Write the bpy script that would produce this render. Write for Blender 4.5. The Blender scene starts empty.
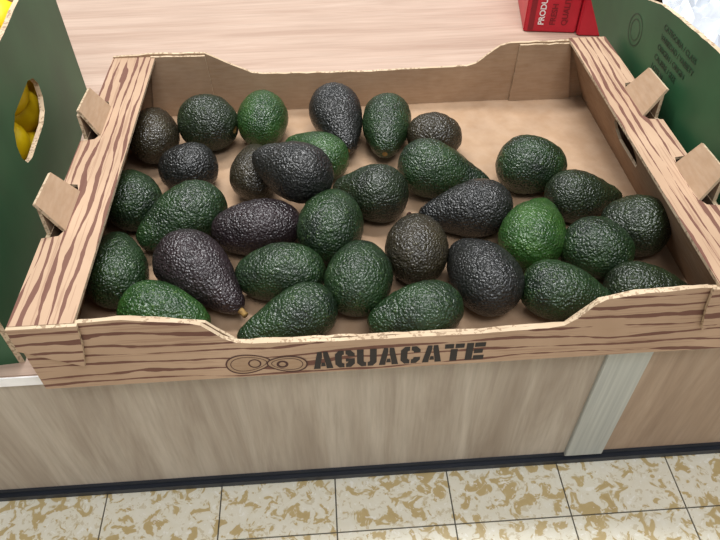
import bpy, bmesh, math, random
import numpy as np
from mathutils import Vector, Matrix, noise
random.seed(3)
scene=bpy.context.scene
scene.view_settings.view_transform='Standard'
def lin(c):
    return tuple(((x/255)/12.92 if x/255<=.04045 else (((x/255)+.055)/1.055)**2.4) for x in c)+(1,)
# ---------------------------------------------------------------- materials
def newmat(name,rough=.6,spec=.5):
    m=bpy.data.materials.new(name); m.use_nodes=True
    nt=m.node_tree; b=nt.nodes['Principled BSDF']
    b.inputs['Roughness'].default_value=rough
    b.inputs['Specular IOR Level'].default_value=spec
    return m,nt,b
class N:
    def __init__(s,nt): s.nt=nt
    def node(s,t,**k):
        n=s.nt.nodes.new(t)
        for a,b in k.items(): setattr(n,a,b)
        return n
    def link(s,a,b): s.nt.links.new(a,b)
    def coord(s,scale=(1,1,1),kind='Object',loc=(0,0,0)):
        c=s.node('ShaderNodeTexCoord'); m=s.node('ShaderNodeMapping')
        m.inputs['Scale'].default_value=scale; m.inputs['Location'].default_value=loc
        s.link(c.outputs[kind],m.inputs[0]); return m.outputs[0]
    def noise(s,vec,scale,detail=3,rough=.5,dist=0):
        n=s.node('ShaderNodeTexNoise'); n.inputs['Scale'].default_value=scale
        n.inputs['Detail'].default_value=detail; n.inputs['Roughness'].default_value=rough
        n.inputs['Distortion'].default_value=dist
        s.link(vec,n.inputs['Vector']); return n.outputs['Fac']
    def math(s,op,a,b=None,c=None):
        n=s.node('ShaderNodeMath',operation=op)
        for i,v in enumerate((a,b,c)):
            if v is None: continue
            if isinstance(v,(int,float)): n.inputs[i].default_value=v
            else: s.link(v,n.inputs[i])
        return n.outputs[0]
    def ramp(s,fac,stops,interp='LINEAR'):
        n=s.node('ShaderNodeValToRGB'); e=n.color_ramp; e.interpolation=interp
        while len(e.elements)<len(stops): e.elements.new(.5)
        for el,(p,c) in zip(e.elements,stops): el.position=p; el.color=c
        s.link(fac,n.inputs[0]); return n.outputs['Color']
    def mix(s,fac,a,b,mode='MIX'):
        n=s.node('ShaderNodeMix',data_type='RGBA',blend_type=mode)
        for i,v in ((0,fac),(6,a),(7,b)):
            if isinstance(v,(int,float)): n.inputs[i].default_value=v
            elif isinstance(v,tuple): n.inputs[i].default_value=v
            else: s.link(v,n.inputs[i])
        return n.outputs[2]
    def bump(s,h,strength,dist,bsdf):
        n=s.node('ShaderNodeBump'); n.inputs['Strength'].default_value=strength; n.inputs['Distance'].default_value=dist
        s.link(h,n.inputs['Height']); s.link(n.outputs[0],bsdf.inputs['Normal'])

def kraft(name,c1,c2,rough=.85,flute=False):
    m,nt,b=newmat(name,rough,.2); k=N(nt)
    v=k.coord(); n=k.noise(v,14,5,.65); f=k.noise(k.coord((60,60,400)),1,3)
    col=k.ramp(n,[(.3,lin(c1)),(.7,lin(c2))])
    col=k.mix(.05,col,k.ramp(f,[(.35,(.25,.18,.1,1)),(.65,(1,.9,.75,1))]))
    if flute:
        fl=k.noise(k.coord((260,260,260)),1,2,.6)
        wear=k.noise(k.coord((18,18,18)),1,3,.6)
        mk=k.math('MULTIPLY',k.math('GREATER_THAN',fl,.54),k.math('GREATER_THAN',wear,.44))
        col=k.mix(k.math('MULTIPLY',mk,.55),col,lin((112,84,62)))
    k.link(col,b.inputs['Base Color']); return m
KRAFT=kraft('kraft_cardboard',(158,128,101),(180,149,120))
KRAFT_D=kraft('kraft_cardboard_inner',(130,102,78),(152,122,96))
EDGE=kraft('corrugated_edge',(182,158,130),(212,190,160),flute=True)

def printed(name,axis,seed,freq,width,base1=(170,140,114),base2=(193,162,135)):
    """kraft with printed dark red-brown plank lines running along axis"""
    m,nt,b=newmat(name,.75,.25); k=N(nt)
    if axis=='X': sc=(6,1,30)
    else: sc=(30,6,30)
    v=k.coord(tuple(sc),loc=(seed,seed*.7,seed*.3))
    n=k.noise(v,1,2,.5)
    raw=k.coord((1,1,1)); sep=k.node('ShaderNodeSeparateXYZ'); k.link(raw,sep.inputs[0])
    across=sep.outputs['Z'] if axis=='X' else sep.outputs['X']
    a=k.math('ADD',k.math('MULTIPLY',across,freq),k.math('MULTIPLY',n,2.6))
    fr=k.math('ABSOLUTE',k.math('SUBTRACT',k.math('FRACT',a),.5))
    v2=k.coord((16,3,40) if axis=='X' else (40,14,40),loc=(seed+5,1,2))
    wn=k.noise(v2,1,3,.6)
    wd=k.math('MULTIPLY',k.math('SUBTRACT',wn,.36),width)
    mask=k.math('LESS_THAN',fr,wd)
    v3=k.coord((10,1,420) if axis=='X' else (420,10,420),loc=(seed,3,4))
    fine=k.noise(v3,1,2)
    fm=k.math('MULTIPLY',k.math('GREATER_THAN',fine,.60),.38)
    big=k.noise(k.coord(),10,4)
    base=k.ramp(big,[(.3,lin(base1)),(.7,lin(base2))])
    dark=lin((98,58,50))
    col=k.mix(fm,base,lin((140,104,84)))
    col=k.mix(k.math('MULTIPLY',mask,.86),col,dark)
    k.link(col,b.inputs['Base Color']); return m
PF=printed('printed_planks_front','X',2.3,82,.80)
PS=printed('printed_planks_side','Y',7.1,105,.92)

def plain(name,c,rough=.6,spec=.5,c2=None,ns=20):
    m,nt,b=newmat(name,rough,spec); k=N(nt)
    c2=c2 or tuple(min(255,x*1.12+2) for x in c)
    col=k.ramp(k.noise(k.coord(),ns,4),[(.35,lin(c)),(.65,lin(c2))])
    k.link(col,b.inputs['Base Color']); return m
INK=plain('black_ink',(26,18,18),.6)
INK_B=plain('brown_ink',(66,36,30),.7)
GREEN=plain('green_print',(34,78,48),.5,.5,(44,92,58),12)
GREEN_D=plain('dark_green_ink',(16,44,28),.5)
RED=plain('red_print',(178,18,40),.4,.5,(196,28,50))
RED_D=plain('dark_red_ink',(120,10,26),.5)
WHITE=plain('white_print',(225,222,220),.5)
STEM=plain('stem_scar',(110,84,46),.7,.3,(150,118,64),300)
YELLOW=plain('lemon_skin',(230,196,12),.4,.5,(244,214,30),60)
PLAST=plain('white_plastic',(178,182,188),.25,.6)
BLACKP=plain('black_plinth',(28,32,40),.45)
STEELM,nt,b=newmat('brushed_aluminium',.45); k=N(nt); b.inputs['Metallic'].default_value=.3
k.link(k.ramp(k.noise(k.coord((300,300,8)),1,2),[(.3,lin((166,168,164))),(.7,lin((186,188,182)))]),b.inputs['Base Color'])

def wood(name,grain,c1,c2,c3,sc=1.0):
    m,nt,b=newmat(name,.5,.35); k=N(nt)
    s={'X':(2.2,30,30),'Z':(22,22,2.6)}[grain]; s=tuple(x*sc for x in s)
    v=k.coord(s); n=k.noise(v,1,5,.66,.9)
    s2={'X':(10,260,260),'Z':(260,260,14)}[grain]
    f=k.noise(k.coord(s2),1,3,.6)
    col=k.ramp(n,[(.28,lin(c1)),(.5,lin(c2)),(.74,lin(c3))])
    col=k.mix(k.math('MULTIPLY',k.math('SUBTRACT',f,.4),.7),col,lin(tuple(x*.72 for x in c1)))
    k.link(col,b.inputs['Base Color']); return m
WTOP=wood('oak_laminate_top','X',(168,140,122),(186,160,142),(200,176,158))
WFR=wood('oak_laminate_front','Z',(148,132,116),(172,158,142),(194,182,166))
WFR2=wood('oak_laminate_side_panel','Z',(142,118,98),(164,140,118),(182,160,138))

TILE,nt,b=newmat('terrazzo_tile',.35,.5); k=N(nt)
v=k.coord(); n=k.noise(v,66,3,.55,.9); n2=k.noise(v,130,3,.6,.5)
col=k.ramp(n,[(.0,lin((172,146,96))),(.44,lin((192,170,122))),(.475,lin((224,217,196))),(1,lin((236,232,219)))])
col=k.mix(k.math('MULTIPLY',k.math('GREATER_THAN',n2,.60),.45),col,lin((188,168,122)))
col=k.mix(k.math('MULTIPLY',k.math('LESS_THAN',n2,.37),.55),col,lin((242,239,230)))
k.link(col,b.inputs['Base Color'])
GROUT=plain('grout',(84,80,70),.9)

def avo_mat(name,dark,mid,light,rough=.30,amt=.5):
    m,nt,b=newmat(name,rough,.6); k=N(nt)
    oi=k.node('ShaderNodeObjectInfo')
    c=k.node('ShaderNodeTexCoord'); add=k.node('ShaderNodeVectorMath',operation='ADD')
    cm=k.node('ShaderNodeCombineXYZ')
    for i in range(3): k.link(k.math('MULTIPLY',oi.outputs['Random'],5+i*3),cm.inputs[i])
    k.link(c.outputs['Object'],add.inputs[0]); k.link(cm.outputs[0],add.inputs[1]); v=add.outputs[0]
    big=k.noise(v,30,4,.6)
    vo=k.node('ShaderNodeTexVoronoi',feature='SMOOTH_F1'); vo.inputs['Scale'].default_value=440; vo.inputs['Smoothness'].default_value=.4
    dv=k.node('ShaderNodeVectorMath',operation='ADD'); k.link(v,dv.inputs[0])
    nn=k.node('ShaderNodeTexNoise'); nn.inputs['Scale'].default_value=300; k.link(v,nn.inputs['Vector'])
    sc=k.node('ShaderNodeVectorMath',operation='SCALE'); sc.inputs['Scale'].default_value=.002; k.link(nn.outputs['Color'],sc.inputs[0]); k.link(sc.outputs[0],dv.inputs[1])
    k.link(dv.outputs[0],vo.inputs['Vector'])
    small=k.noise(v,190,3,.6)
    cell=k.math('SUBTRACT',1,vo.outputs['Distance'])
    h=k.math('ADD',k.math('MULTIPLY',cell,.8),k.math('MULTIPLY',small,.8))
    col=k.ramp(big,[(.32,lin(dark)),(.62,lin(mid))])
    sp=k.math('MULTIPLY',k.math('GREATER_THAN',h,1.03),amt)
    col=k.mix(sp,col,lin(light))
    k.link(col,b.inputs['Base Color'])
    k.link(k.math('ADD',k.math('MULTIPLY',small,.2),rough-.1),b.inputs['Roughness'])
    k.bump(h,1.0,.0017,b); return m
AM={
'p':avo_mat('avocado_skin_purple',(24,18,20),(42,31,34),(68,56,54)),
'k':avo_mat('avocado_skin_black',(17,18,18),(32,32,30),(60,62,52)),
'b':avo_mat('avocado_skin_brown',(32,28,20),(52,45,30),(82,78,48)),
'd':avo_mat('avocado_skin_dark_green',(16,30,16),(34,57,28),(78,102,52)),
'e':avo_mat('avocado_skin_olive_black',(20,26,16),(34,46,26),(70,84,46)),
'g':avo_mat('avocado_skin_green',(24,52,22),(44,78,30),(94,124,58)),
'l':avo_mat('avocado_skin_light_green',(28,60,20),(50,86,32),(100,132,62)),
}
# ---------------------------------------------------------------- mesh helpers
def link(ob,parent=None):
    scene.collection.objects.link(ob)
    if parent: ob.parent=parent
    return ob
def mesh_obj(name,bm,mats,parent=None,smooth=False):
    me=bpy.data.meshes.new(name); bmesh.ops.recalc_face_normals(bm,faces=bm.faces[:]); bm.to_mesh(me); bm.free()
    for m in mats: me.materials.append(m)
    if smooth:
        for p in me.polygons: p.use_smooth=True
    return link(bpy.data.objects.new(name,me),parent)
def empty(name,loc=(0,0,0),rz=0):
    e=bpy.data.objects.new(name,None); e.empty_display_size=.05; e.location=loc; e.rotation_euler=(0,0,rz); return link(e)
def worn(outline,amp=.0005,step=.009,keep=.003):
    """slightly uneven cut cardboard edge (v above keep only)"""
    o=[]
    for i in range(len(outline)):
        a=Vector(outline[i]); b=Vector(outline[(i+1)%len(outline)]); n=max(1,int((b-a).length/step))
        if min(a.y,b.y)<.03: n=1
        for j in range(n):
            p=a.lerp(b,j/n)
            if j>0: p+=Vector((0,random.uniform(-amp,amp)))
            o.append((p.x,p.y))
    return o
def plate(name,outline,t,frame,mats,parent=None,holes=(),bevel=0):
    o,U,V,Nn=[Vector(x) for x in frame]
    bm=bmesh.new(); es=[]
    for loop in [outline]+list(holes):
        vs=[bm.verts.new(o+U*p[0]+V*p[1]) for p in loop]
        for i in range(len(vs)): es.append(bm.edges.new((vs[i],vs[(i+1)%len(vs)])))
    bmesh.ops.triangle_fill(bm,use_beauty=True,use_dissolve=False,edges=es)
    faces=bm.faces[:]
    r=bmesh.ops.extrude_face_region(bm,geom=faces,use_keep_orig=True)
    nv=[g for g in r['geom'] if isinstance(g,bmesh.types.BMVert)]
    nf=[g for g in r['geom'] if isinstance(g,bmesh.types.BMFace)]
    bmesh.ops.translate(bm,verts=nv,vec=Nn*t)
    old=set(faces); new=set(nf)
    for f in bm.faces:
        f.material_index=0 if f in old else 1 if f in new else 2
    return mesh_obj(name,bm,mats,parent)
def box(name,x0,x1,y0,y1,z0,z1,mats,parent=None,bev=0):
    bm=bmesh.new(); bmesh.ops.create_cube(bm,size=1)
    for v in bm.verts: v.co=Vector(((x0+x1)/2+v.co.x*(x1-x0),(y0+y1)/2+v.co.y*(y1-y0),(z0+z1)/2+v.co.z*(z1-z0)))
    if bev: bmesh.ops.bevel(bm,geom=bm.edges[:],offset=bev,segments=2,affect='EDGES')
    return mesh_obj(name,bm,mats,parent)
# ---------------------------------------------------------------- counter & floor
ZF=-.224; YC=.015
ctr=empty('display_counter')
box('worktop',-1.0,1.6,YC,1.3,-.012,0,[WTOP],ctr,.001)
box('worktop_edge_band',-1.0,1.6,YC-.0015,YC-.0001,-.012,-.0005,[WHITE],ctr)
box('front_panel',-1.0,.497,YC+.003,YC+.02,ZF+.016,-.012,[WFR],ctr)
box('end_panel',.540,1.6,YC+.003,YC+.02,ZF+.016,-.012,[WFR2],ctr)
box('joint_strip',.497,.540,YC-.001,YC+.02,ZF+.014,-.012,[STEELM],ctr,.0008)
box('plinth',-1.0,1.6,YC-.003,YC+.02,ZF,ZF+.010,[BLACKP],ctr,.001)
box('plinth_lip',-1.0,1.6,YC+.001,YC+.02,ZF+.010,ZF+.016,[BLACKP],ctr)
box('back_panel',-1.0,1.6,1.28,1.3,ZF,-.012,[WFR],ctr)
P=.1262; g=.0016
V=[];F=[];MI=[]
def addbox(x0,x1,y0,y1,z0,z1,mi):
    b=len(V)
    V.extend([(x,y,z) for z in (z0,z1) for y in (y0,y1) for x in (x0,x1)])
    for f in ((0,2,3,1),(4,5,7,6),(0,1,5,4),(2,6,7,3),(0,4,6,2),(1,3,7,5)):
        F.append([b+i for i in f]); MI.append(mi)
for i in range(-9,14):
    for j in range(-7,2):
        x0=-.0145+i*P; y0=-.048+j*P
        addbox(x0+g/2,x0+P-g/2,y0+g/2,y0+P-g/2,ZF-.009,ZF,0)
addbox(-1.3,1.9,-1.05,.35,ZF-.014,ZF-.0015,1)
me=bpy.data.meshes.new('floor'); me.from_pydata(V,[],F); me.materials.append(TILE); me.materials.append(GROUT)
for p,mi in zip(me.polygons,MI): p.material_index=mi
link(bpy.data.objects.new('floor',me))

# ---------------------------------------------------------------- cardboard tray
H=.0847; W=.6; D=.416
tray=empty('avocado_crate')
def fr(y): return ((0,y,0),(1,0,0),(0,0,1),(0,1,0))
box('tray_bottom',.002,W-.002,.002,D-.002,.0003,.004,[KRAFT],tray)
front=[(0,0),(.6,0),(.6,.06),(.555,.081),(.54,.0825),(.491,.079),(.466,.075),(.458,.069),(.447,.053),(.438,.045),(.425,.0425),(.36,.0408),(.30,.0415),(.24,.0425),(.18,.0455),(.167,.048),(.158,.054),(.150,.064),(.143,.072),(.135,.075),(.10,.081),(.085,.084),(.052,.083),(.04,.082),(0,.06)]
plate('front_wall',worn(front),.0035,fr(0),[PF,KRAFT_D,EDGE],tray)
plate('front_wall_lining',worn([(.05,.004),(.55,.004),(.55,.078),(.49,.0765),(.462,.069),(.440,.0405),(.36,.0385),(.168,.043),(.146,.069),(.09,.080),(.05,.079)],.0008),.0025,fr(.0050),[KRAFT,KRAFT,EDGE],tray)
back=[(0,0),(.6,0),(.6,.083),(.553,.083),(.494,.083),(.480,.083),(.470,.080),(.455,.069),(.442,.058),(.430,.0545),(.302,.053),(.175,.056),(.162,.058),(.14,.069),(.122,.079),(.109,.086),(.06,.088),(.0,.086)]
plate('back_wall',worn(back,.0007),.0035,fr(D-.0035),[KRAFT,KRAFT,EDGE],tray)
plate('back_corner_flap_a',worn([(.03,.004),(.112,.004),(.109,.0845),(.045,.086)],.0008),.003,fr(D-.0072),[KRAFT,KRAFT,EDGE],tray)
plate('back_corner_flap_b',worn([(.490,.004),(.57,.004),(.556,.081),(.493,.0815)],.0008),.003,fr(D-.0072),[KRAFT,KRAFT,EDGE],tray)
for side in (0,1):
    s=1 if side==0 else -1; X0=0 if side==0 else W
    def q(x): return X0+s*x
    tabs=[(.105,.16),(.250,.305)] if side==0 else [(.102,.157),(.240,.296)]
    plate('side_outer_wall',[(0.005,.0),(D-.005,.0),(D-.005,H-.004),(0.005,H-.004)],.004,((q(.0005),0,0),(0,1,0),(0,0,1),(s,0,0)),[PS,KRAFT_D,EDGE],tray)
    lw=.050 if side==0 else .046
    out=[(0,-.001),(lw,-.001),(lw,D),(0,D)]
    for (a,b_) in reversed(tabs):
        out+=[(0,b_+.012),(.014,b_+.010),(.017,b_),(.017,a),(.014,a-.006),(0,a-.008)]
    plate('side_ledge',out,.0032,((X0,0,H),(s,0,0),(0,1,0),(0,0,-1)),[PS,KRAFT_D,EDGE],tray)
    U=Vector((0,1,0)); top=Vector((q(lw-.002),0,H-.0033)); bot=Vector((q(.012),0,.004)); VV=(top-bot); L=VV.length; VV.normalize()
    nn=U.cross(VV)
    if nn.x*s>0: nn=-nn
    holes=[]
    if side==1: holes=[[(.200,.048),(.250,.048),(.258,.058),(.258,.068),(.248,.078),(.200,.078),(.192,.068),(.192,.058)]]
    plate('side_inner_wall',[(.006,0),(D-.008,0),(D-.008,L),(.006,L)],.003,(bot,U,VV,nn),[KRAFT_D,KRAFT_D,EDGE],tray,holes)
    for ti,(a,b_) in enumerate(tabs):
        bm=bmesh.new()
        y0,y1=a,b_
        lean=[.0,.003,.002,-.001][side*2+ti]
        prof=[(.020,H-.002),(.0015+lean,H+.027),(-.0012+lean,H+.026),(.0172,H-.003)]
        def prism(prof,y0,y1,tp,tw):
            A=[bm.verts.new((q(x),y0+(tp if z>H+.01 else 0),z+(tw if z>H+.01 else 0))) for x,z in prof]; B=[bm.verts.new((q(x),y1-(tp if z>H+.01 else 0),z-(tw if z>H+.01 else 0))) for x,z in prof]
            f1=bm.faces.new(A); f2=bm.faces.new(B[::-1]); f1.material_index=f2.material_index=1
            for i in range(4):
                f=bm.faces.new((A[i],B[i],B[(i+1)%4],A[(i+1)%4])); f.material_index=1 if i==1 else 0
        prism(prof,y0,y1,.004,.0012)
        prism([(.004,H-.004),(.003,H+.0195),(.0002,H+.0215),(.0005,H-.004)],y0+.002,y1-.002,.003,0)
        mesh_obj('stacking_tab',bm,[KRAFT,EDGE],tray)
    fl=[(0,.058),(.044,.034),(.050,.06),(.053,H),(0,H)]
    plate('front_corner_flap',fl,.003,((X0,-.0046,0),(s,0,0),(0,0,1),(0,1,0)),[PF,PF,EDGE],tray)
# -- printed stencil lettering
def letter_quads(ch):
    t=.34
    if ch=='A': return [[(0,0),(t,0),(.36,.22),(.40,.42),(.47,.74),(.47,1),(.24,1)],[(1,0),(1-t,0),(.64,.22),(.60,.42),(.53,.74),(.53,1),(.76,1)],[(.38,.14),(.62,.14),(.58,.36),(.42,.36)]]
    if ch=='G': return [[(.46,0),(.2,0),(0,.2),(0,.8),(.2,1),(.46,1),(.46,.76),(.40,.76),(.34,.7),(.34,.3),(.40,.24),(.46,.24)],[(.54,0),(.8,0),(1,.2),(1,.52),(.54,.52),(.54,.34),(.66,.34),(.66,.3),(.60,.24),(.54,.24)],[(.54,1),(.8,1),(1,.8),(1,.64),(.66,.64),(.66,.7),(.60,.76),(.54,.76)]]
    if ch=='U': return [[(.46,0),(.2,0),(0,.2),(0,1),(.34,1),(.34,.3),(.40,.24),(.46,.24)],[(.54,0),(.8,0),(1,.2),(1,1),(.66,1),(.66,.3),(.60,.24),(.54,.24)]]
    if ch=='C': return [[(.46,0),(.2,0),(0,.2),(0,.8),(.2,1),(.46,1),(.46,.76),(.40,.76),(.34,.7),(.34,.3),(.40,.24),(.46,.24)],[(.54,0),(.8,0),(1,.2),(1,.36),(.66,.36),(.66,.3),(.60,.24),(.54,.24)],[(.54,1),(.8,1),(1,.8),(1,.64),(.66,.64),(.66,.7),(.60,.76),(.54,.76)]]
    if ch=='T': return [[(.32,0),(.68,0),(.68,.70),(.32,.70)],[(0,.75),(.46,.75),(.46,1),(0,1)],[(.54,.75),(1,.75),(1,1),(.54,1)]]
    if ch=='E': return [[(0,0),(.36,0),(.36,1),(0,1)],[(.42,0),(.97,0),(.97,.25),(.42,.25)],[(.42,.38),(.88,.38),(.88,.62),(.42,.62)],[(.42,.75),(.97,.75),(.97,1),(.42,1)]]
bm=bmesh.new()
lx=.2280; lw=.0167; gap=.0019; lh=.0235; z0=.0055
for i,ch in enumerate('AGUACATE'):
    for poly in letter_quads(ch):
        x0=lx+i*(lw+gap)
        es=[]; vs=[bm.verts.new((x0+p[0]*lw,-.0003,z0+p[1]*lh)) for p in poly]
        for a in range(len(vs)): es.append(bm.edges.new((vs[a],vs[(a+1)%len(vs)])))
        bmesh.ops.triangle_fill(bm,use_beauty=True,edges=es)
mesh_obj('stencil_lettering',bm,[INK],tray)
bm=bmesh.new()
def ring(cx_,cz,rx,rz,w,rot=0,egg=0,n=40,yy=-.0003,fill=False):
    vs=[]
    for i in range(n):
        a=2*math.pi*i/n; pr=[]
        for k_ in ((0,) if fill else (0,-w)):
            x=(rx+k_)*math.cos(a); z=(rz+k_)*math.sin(a)*(1-egg*math.cos(a))
            pr.append(bm.verts.new((cx_+x*math.cos(rot)-z*math.sin(rot),yy,cz+x*math.sin(rot)+z*math.cos(rot))))
        vs.append(pr)
    if fill:
        bm.faces.new([p[0] for p in vs]).material_index=1; return
    for i in range(n):
        j=(i+1)%n; bm.faces.new((vs[i][0],vs[j][0],vs[j][1],vs[i][1]))
ring(.174,.0185,.0195,.0130,0,.1,.25,fill=True,yy=-.0002); ring(.206,.0155,.0175,.0110,0,-.15,-.2,fill=True,yy=-.00035)
ring(.174,.0185,.0195,.0130,.0014,.1,.25); ring(.174,.0185,.0155,.0095,.0007,.1,.25); ring(.179,.0185,.0056,.006,.0014)
ring(.206,.0155,.0175,.0110,.0014,-.15,-.2,yy=-.0005); ring(.206,.0155,.0135,.008,.0007,-.15,-.2,yy=-.0005); ring(.202,.0155,.005,.005,.0022,yy=-.0005)
mesh_obj('avocado_halves_print',bm,[INK_B,KRAFT],tray)

# ---------------------------------------------------------------- avocados
AV=[
(491,3292,319,1.7,446,279,.15,'b',0),(1122,3383,358,-.4,344,318,.05,'e',0),(1746,3527,333,1.6,481,293,.15,'g',0),
(964,2599,308,3.1,321,268,.05,'k',0),(443,2109,326,1.9,391,286,.2,'d',0),(990,1724,340,-2.6,475,300,.28,'d',0),
(468,1112,320,1.8,455,280,.2,'d',0),(1291,918,343,-.8,520,303,.36,'p',0),(1005,490,284,-.3,402,262,.2,'g',0),
(1688,2523,291,1.6,440,251,.2,'b',0),(2119,2055,640,2.6,437,293,.24,'k',0),(2348,2762,299,2.4,427,259,.2,'g',0),
(2645,3356,358,-1.4,525,300,.30,'k',0),(3205,3208,321,-1.7,464,281,.2,'d',0),(3749,3016,294,-.1,312,254,.05,'b',0),
(2904,2013,332,2.7,400,292,.3,'e',0),(1757,1542,306,-3.1,445,272,.06,'p',0),(2496,1488,355,1.4,431,315,.1,'d',0),
(3748,2268,341,-.2,505,301,.42,'d',0),(3856,1664,323,3.1,468,283,.3,'k',0),(4694,2299,349,-.1,366,309,.1,'d',0),
(3290,1124,335,1.4,396,295,.1,'b',0),(2001,915,298,3.1,414,268,.1,'d',0),(2727,782,341,1.3,387,301,.1,'d',0),
(2070,365,284,-2.8,450,250,.3,'d',0),(3183,348,294,-3.0,420,262,.22,'d',0),(3837,734,340,1.9,445,300,.2,'k',0),
(4464,1272,342,1.1,475,302,.2,'l',0),(5146,1800,298,.1,415,262,.36,'e',0),(5000,982,323,-.4,331,290,.05,'d',0),
(5460,1268,333,2.7,331,297,.08,'e',0),(4580,472,298,-.3,425,262,.3,'d',0),(5332,461,272,-.2,395,240,.24,'e',0)]
STUB={7,18}
def avocado(i,d):
    x,y,z,yaw,a,b,kk,colr,tilt=d
    x,y,z,a,b=x/1e4,y/1e4,z/1e4,a/1e4*1.03,b/1e4*1.035
    def prof(s):
        base=max(0,1-abs(s)**2.15)**.5
        return base*(1-kk*(s+.2)-kk*.25*math.exp(-((s-.5)/.3)**2))
    mx=max(prof(-1+2*j/200) for j in range(201))
    nu,nv=48,44
    V=[];F=[];MI=[]
    off=Vector((i*3.7,i*1.3,i*.9))
    for u in range(1,nu):
        th=math.pi*u/nu; s=-math.cos(th)
        r=b*prof(s)/mx
        for v in range(nv):
            ph=2*math.pi*v/nv
            p=Vector((s*a,r*math.cos(ph),r*math.sin(ph)))
            nrm=Vector((p.x/a/a,p.y/b/b,p.z/b/b)).normalized()
            dsp=noise.noise(p*28+off)*.0018+noise.noise(p*170+off)*.0008
            dimp=-.0022*math.exp(-((1-s)/.02)) if s>.8 else 0
            p=p+nrm*dsp; p.x+=dimp
            V.append(p)
    R=nu-1
    c0=len(V); V.append(Vector((-a,0,0))); c1=len(V); V.append(Vector((a-.0022,0,0)))
    for r_ in range(R-1):
        for v in range(nv):
            F.append((r_*nv+v,(r_+1)*nv+v,(r_+1)*nv+(v+1)%nv,r_*nv+(v+1)%nv)); MI.append(1 if r_>=R-2 else 0)
    for v in range(nv):
        F.append((c0,v,(v+1)%nv)); MI.append(0)
        F.append((c1,(R-1)*nv+(v+1)%nv,(R-1)*nv+v)); MI.append(1)
    if i in STUB:
        n=12; b0=len(V); pts=[(-.004,.0034),(.003,.0026),(.0045,.0032),(.0055,.0028)]
        for (xx,rr) in pts:
            for j in range(n): V.append(Vector((a+xx,rr*math.cos(2*math.pi*j/n),rr*math.sin(2*math.pi*j/n))))
        for t in range(3):
            for j in range(n): F.append((b0+t*n+j,b0+(t+1)*n+j,b0+(t+1)*n+(j+1)%n,b0+t*n+(j+1)%n)); MI.append(1)
        F.append([b0+3*n+j for j in range(n)][::-1]); MI.append(1)
    name='avocado'
    me=bpy.data.meshes.new(name)
    droop=math.radians(-3-kk*22)+math.radians(tilt)
    if i==10: droop=math.radians(4)
    R_=Matrix.Rotation(yaw,4,'Z')@Matrix.Rotation(-droop,4,'Y')@Matrix.Rotation(i*1.1,4,'X')
    me.from_pydata([tuple(p) for p in V],[],F)
    me.materials.append(AM[colr]); me.materials.append(STEM)
    me.polygons.foreach_set('material_index',MI); me.polygons.foreach_set('use_smooth',[True]*len(F)); me.update()
    ob=bpy.data.objects.new(name,me)
    mw=Matrix.Translation((x,y,z))@R_
    if i!=10:
        mz=min((mw@p).z for p in V)
        mw=Matrix.Translation((0,0,.0042-mz))@mw
    ob.matrix_world=mw
    link(ob)
for i,d in enumerate(AV): avocado(i,d)
# loose broken stem lying on the tray floor
bm=bmesh.new()
r=bmesh.ops.create_cone(bm,cap_ends=True,segments=10,radius1=.0022,radius2=.0014,depth=.012,matrix=Matrix.Translation((.336,.186,.0065))@Matrix.Rotation(.5,4,'Z')@Matrix.Rotation(math.pi/2,4,'X'))
r=bmesh.ops.create_cone(bm,cap_ends=True,segments=10,radius1=.0032,radius2=.003,depth=.002,matrix=Matrix.Translation((.333,.191,.0072))@Matrix.Rotation(.5,4,'Z')@Matrix.Rotation(math.pi/2,4,'X'))
mesh_obj('avocado_stem',bm,[INK_B])

# ---------------------------------------------------------------- green crates
def crate(name,loc,rz,sx,Wd,Lg,outline,holes,height):
    e=empty(name,loc,rz)
    plate('side_panel',worn(outline,.0005),.005,((0,0,0),(0,1,0),(0,0,1),(sx,0,0)),[GREEN,KRAFT,EDGE],e,holes)
    plate('far_side_panel',outline,.005,((sx*(Wd-.005),0,0),(0,1,0),(0,0,1),(sx,0,0)),[KRAFT,GREEN,EDGE],e,holes)
    h2=height-.02
    for yy in (0.0,Lg-.005):
        plate('end_panel',[(.0052,0),(Wd-.0052,0),(Wd-.0052,h2+.02),(Wd-.08,h2+.01),(Wd-.1,h2-.02),(.1,h2-.02),(.08,h2+.01),(.0052,h2+.02)],.005,((0,yy,0),(sx,0,0),(0,0,1),(0,1,0)),[GREEN if yy==0 else KRAFT,GREEN if yy else KRAFT,EDGE],e)
    box('crate_bottom',min(sx*.005,sx*(Wd-.005)),max(sx*.005,sx*(Wd-.005)),.005,Lg-.005,.0003,.005,[KRAFT],e)
    return e
LL=.435
hl=[(.168,.098),(.176,.087),(.19,.083),(.250,.083),(.268,.088),(.278,.099),(.280,.113),(.272,.124),(.256,.130),(.195,.130),(.178,.123),(.169,.111)]
left=crate('lemon_crate',(-.026,.030,0),.085,-1,.38,LL,[(0,0),(LL,0),(LL,.19),(0,.178)],[hl],.185)
rnd=random.Random(5)
V=[];F=[]
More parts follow.
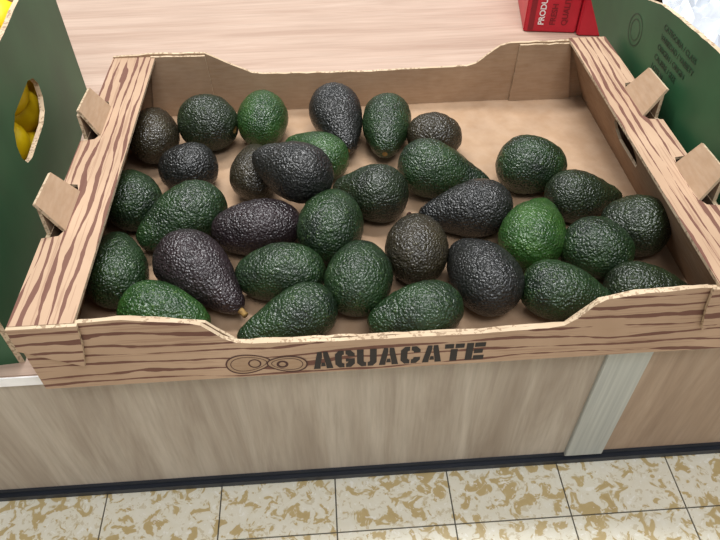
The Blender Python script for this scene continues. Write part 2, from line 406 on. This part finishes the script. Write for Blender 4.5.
for layer,zz in enumerate((.032,.072,.110,.146,.170)):
    for ix in range(6):
        for iy in range(7):
            cx_=-.040-ix*.058; cy=.04+iy*.058+(.02 if layer%2 else 0)
            if cy>.40: continue
            if layer==4 and rnd.random()<.35: continue
            m=Matrix.Translation((cx_+rnd.uniform(-.002,.002),cy+rnd.uniform(-.004,.004),zz+rnd.uniform(-.002,.004)))@Matrix.Rotation(1.57+rnd.uniform(-.4,.4),4,'Z')@Matrix.Rotation(rnd.uniform(-.4,.4),4,'Y')
            b0=len(V); nu,nv=14,18
            for u in range(nu+1):
                x=-math.cos(math.pi*u/nu)
                rr=.026*math.sqrt(max(0,1-x*x))*(1-.1*x*x)+.0002
                ex=.0315*x+(.004*math.copysign(max(0,abs(x)-.85)/.15,x))
                for v in range(nv):
                    V.append(tuple(m@Vector((ex,rr*math.cos(2*math.pi*v/nv),rr*math.sin(2*math.pi*v/nv)))))
            for u in range(nu):
                for v in range(nv): F.append((b0+u*nv+v,b0+(u+1)*nv+v,b0+(u+1)*nv+(v+1)%nv,b0+u*nv+(v+1)%nv))
me=bpy.data.meshes.new('lemons'); me.from_pydata(V,[],F); me.materials.append(YELLOW)
me.polygons.foreach_set('use_smooth',[True]*len(F)); me.update()
link(bpy.data.objects.new('lemons',me),left)
oR=[(0,0),(.43,0),(.455,.062),(.52,.092),(.51,.155),(.40,.150),(.362,.153),(.33,.162),(.282,.167),(.219,.172),(0,.178)]
right=crate('green_produce_crate',(.612,.0,0),0,1,.38,.43,oR,[],.172)
tx=empty('printed_label'); tx.parent=right
def text(body,size,y,z,mat,parent,bold=0):
    cu=bpy.data.curves.new('label_text','FONT'); cu.body=body; cu.size=size; cu.extrude=.0001; cu.offset=bold
    ob=bpy.data.objects.new('label_text',cu); link(ob,parent)
    ob.matrix_local=Matrix(((0,0,-1,-.0004),(-1,0,0,y),(0,1,0,z),(0,0,0,1)))
    cu.materials.append(mat)
for i,t in enumerate(['CATEGORIA / CLASS','VARIEDAD / VARIETY','ORIGEN / ORIGIN','CALIBRE / SIZE','LOTE N.','PESO NETO']):
    text(t,.0085,.31,.145-i*.011,GREEN_D,tx)
bm=bmesh.new()
def ringX(cy,cz,r,w,x=-.0004,n=40):
    vs=[[bm.verts.new((x,cy+(r+k_)*math.cos(2*math.pi*i/n),cz+(r+k_)*math.sin(2*math.pi*i/n))) for k_ in (0,-w)] for i in range(n)]
    for i in range(n):
        j=(i+1)%n; bm.faces.new((vs[i][0],vs[j][0],vs[j][1],vs[i][1]))
ringX(.37,.115,.018,.0012); ringX(.37,.115,.012,.001)
mesh_obj('printed_emblem',bm,[GREEN_D],right)
bm=bmesh.new(); n=50; vs=[]
for i in range(n+1):
    for j in range(n+1):
        x=.008+.362*i/n; y=.008+.412*j/n
        z=.146+noise.noise(Vector((x*14,y*14,2)))*.02+abs(noise.noise(Vector((x*40,y*40,5))))*.03
        vs.append(bm.verts.new((x,y,z)))
for i in range(n):
    for j in range(n):
        a=i*(n+1)+j; bm.faces.new((vs[a],vs[a+1],vs[a+n+2],vs[a+n+1]))
mesh_obj('plastic_liner',bm,[PLAST],right)

# ---------------------------------------------------------------- red carton
rc=empty('red_carton',(.558,.607,0),-.16)
box('carton_body',0,.078,0,.2,.0003,.16,[RED],rc,.002)
box('carton_wing',.079,.22,-.008,.2,.0003,.13,[RED],rc,.002)
def text2(body,size,x,z,mat,parent,bold=0,rot=0):
    cu=bpy.data.curves.new('carton_text','FONT'); cu.body=body; cu.size=size; cu.extrude=.0001; cu.offset=bold
    ob=bpy.data.objects.new('carton_text',cu); link(ob,parent)
    ob.matrix_local=Matrix.Translation((x,-.0005,z))@Matrix.Rotation(rot,4,'Y')@Matrix.Rotation(math.pi/2,4,'X')
    cu.materials.append(mat)
for i,t in enumerate(['PRODUCE OF SPAIN','FRESH','QUALITY']):
    text2(t,.012,.028+i*.017,.012,[WHITE,RED_D,RED_D][i],rc,.0002,-math.pi/2)
box('carton_side_label',.006,.014,-.0008,-.0001,.004,.12,[RED_D],rc)

# ---------------------------------------------------------------- camera
yw,pt,rl=.05663,.80135,-.01433
f=Vector((math.sin(yw)*math.cos(pt),math.cos(yw)*math.cos(pt),-math.sin(pt)))
rt=f.cross(Vector((0,0,1))).normalized(); up=rt.cross(f)
r2=rt*math.cos(rl)+up*math.sin(rl); u2=-rt*math.sin(rl)+up*math.cos(rl)
cam=bpy.data.cameras.new('camera'); co=bpy.data.objects.new('camera',cam); link(co)
co.matrix_world=Matrix(((r2.x,u2.x,-f.x,.24998),(r2.y,u2.y,-f.y,-.33165),(r2.z,u2.z,-f.z,.46721),(0,0,0,1)))
cam.sensor_width=36; cam.lens=653.66794*36/720; cam.clip_start=.01
scene.camera=co
# ---------------------------------------------------------------- light
def area(name,loc,target,size,sy,power,col=(1,1,1)):
    l=bpy.data.lights.new(name,'AREA'); l.shape='RECTANGLE'; l.size=size; l.size_y=sy; l.energy=power; l.color=col
    o=bpy.data.objects.new(name,l); o.location=loc; link(o)
    o.rotation_euler=(Vector(target)-Vector(loc)).to_track_quat('-Z','Y').to_euler()
area('ceiling_lamp',(-.1,1.0,1.7),(.3,.2,0),.9,.12,24,(1,.99,.98))
area('ceiling_lamp',(.45,.4,1.9),(.4,.2,0),.9,.12,22,(.98,.99,1))
area('ceiling_lamp',(.5,-.9,2.0),(.3,.1,0),1.2,.5,23,(.98,.99,1))
w=bpy.data.worlds.new('world'); scene.world=w; w.use_nodes=True
w.node_tree.nodes['Background'].inputs[0].default_value=(.96,.98,1,1); w.node_tree.nodes['Background'].inputs[1].default_value=.47
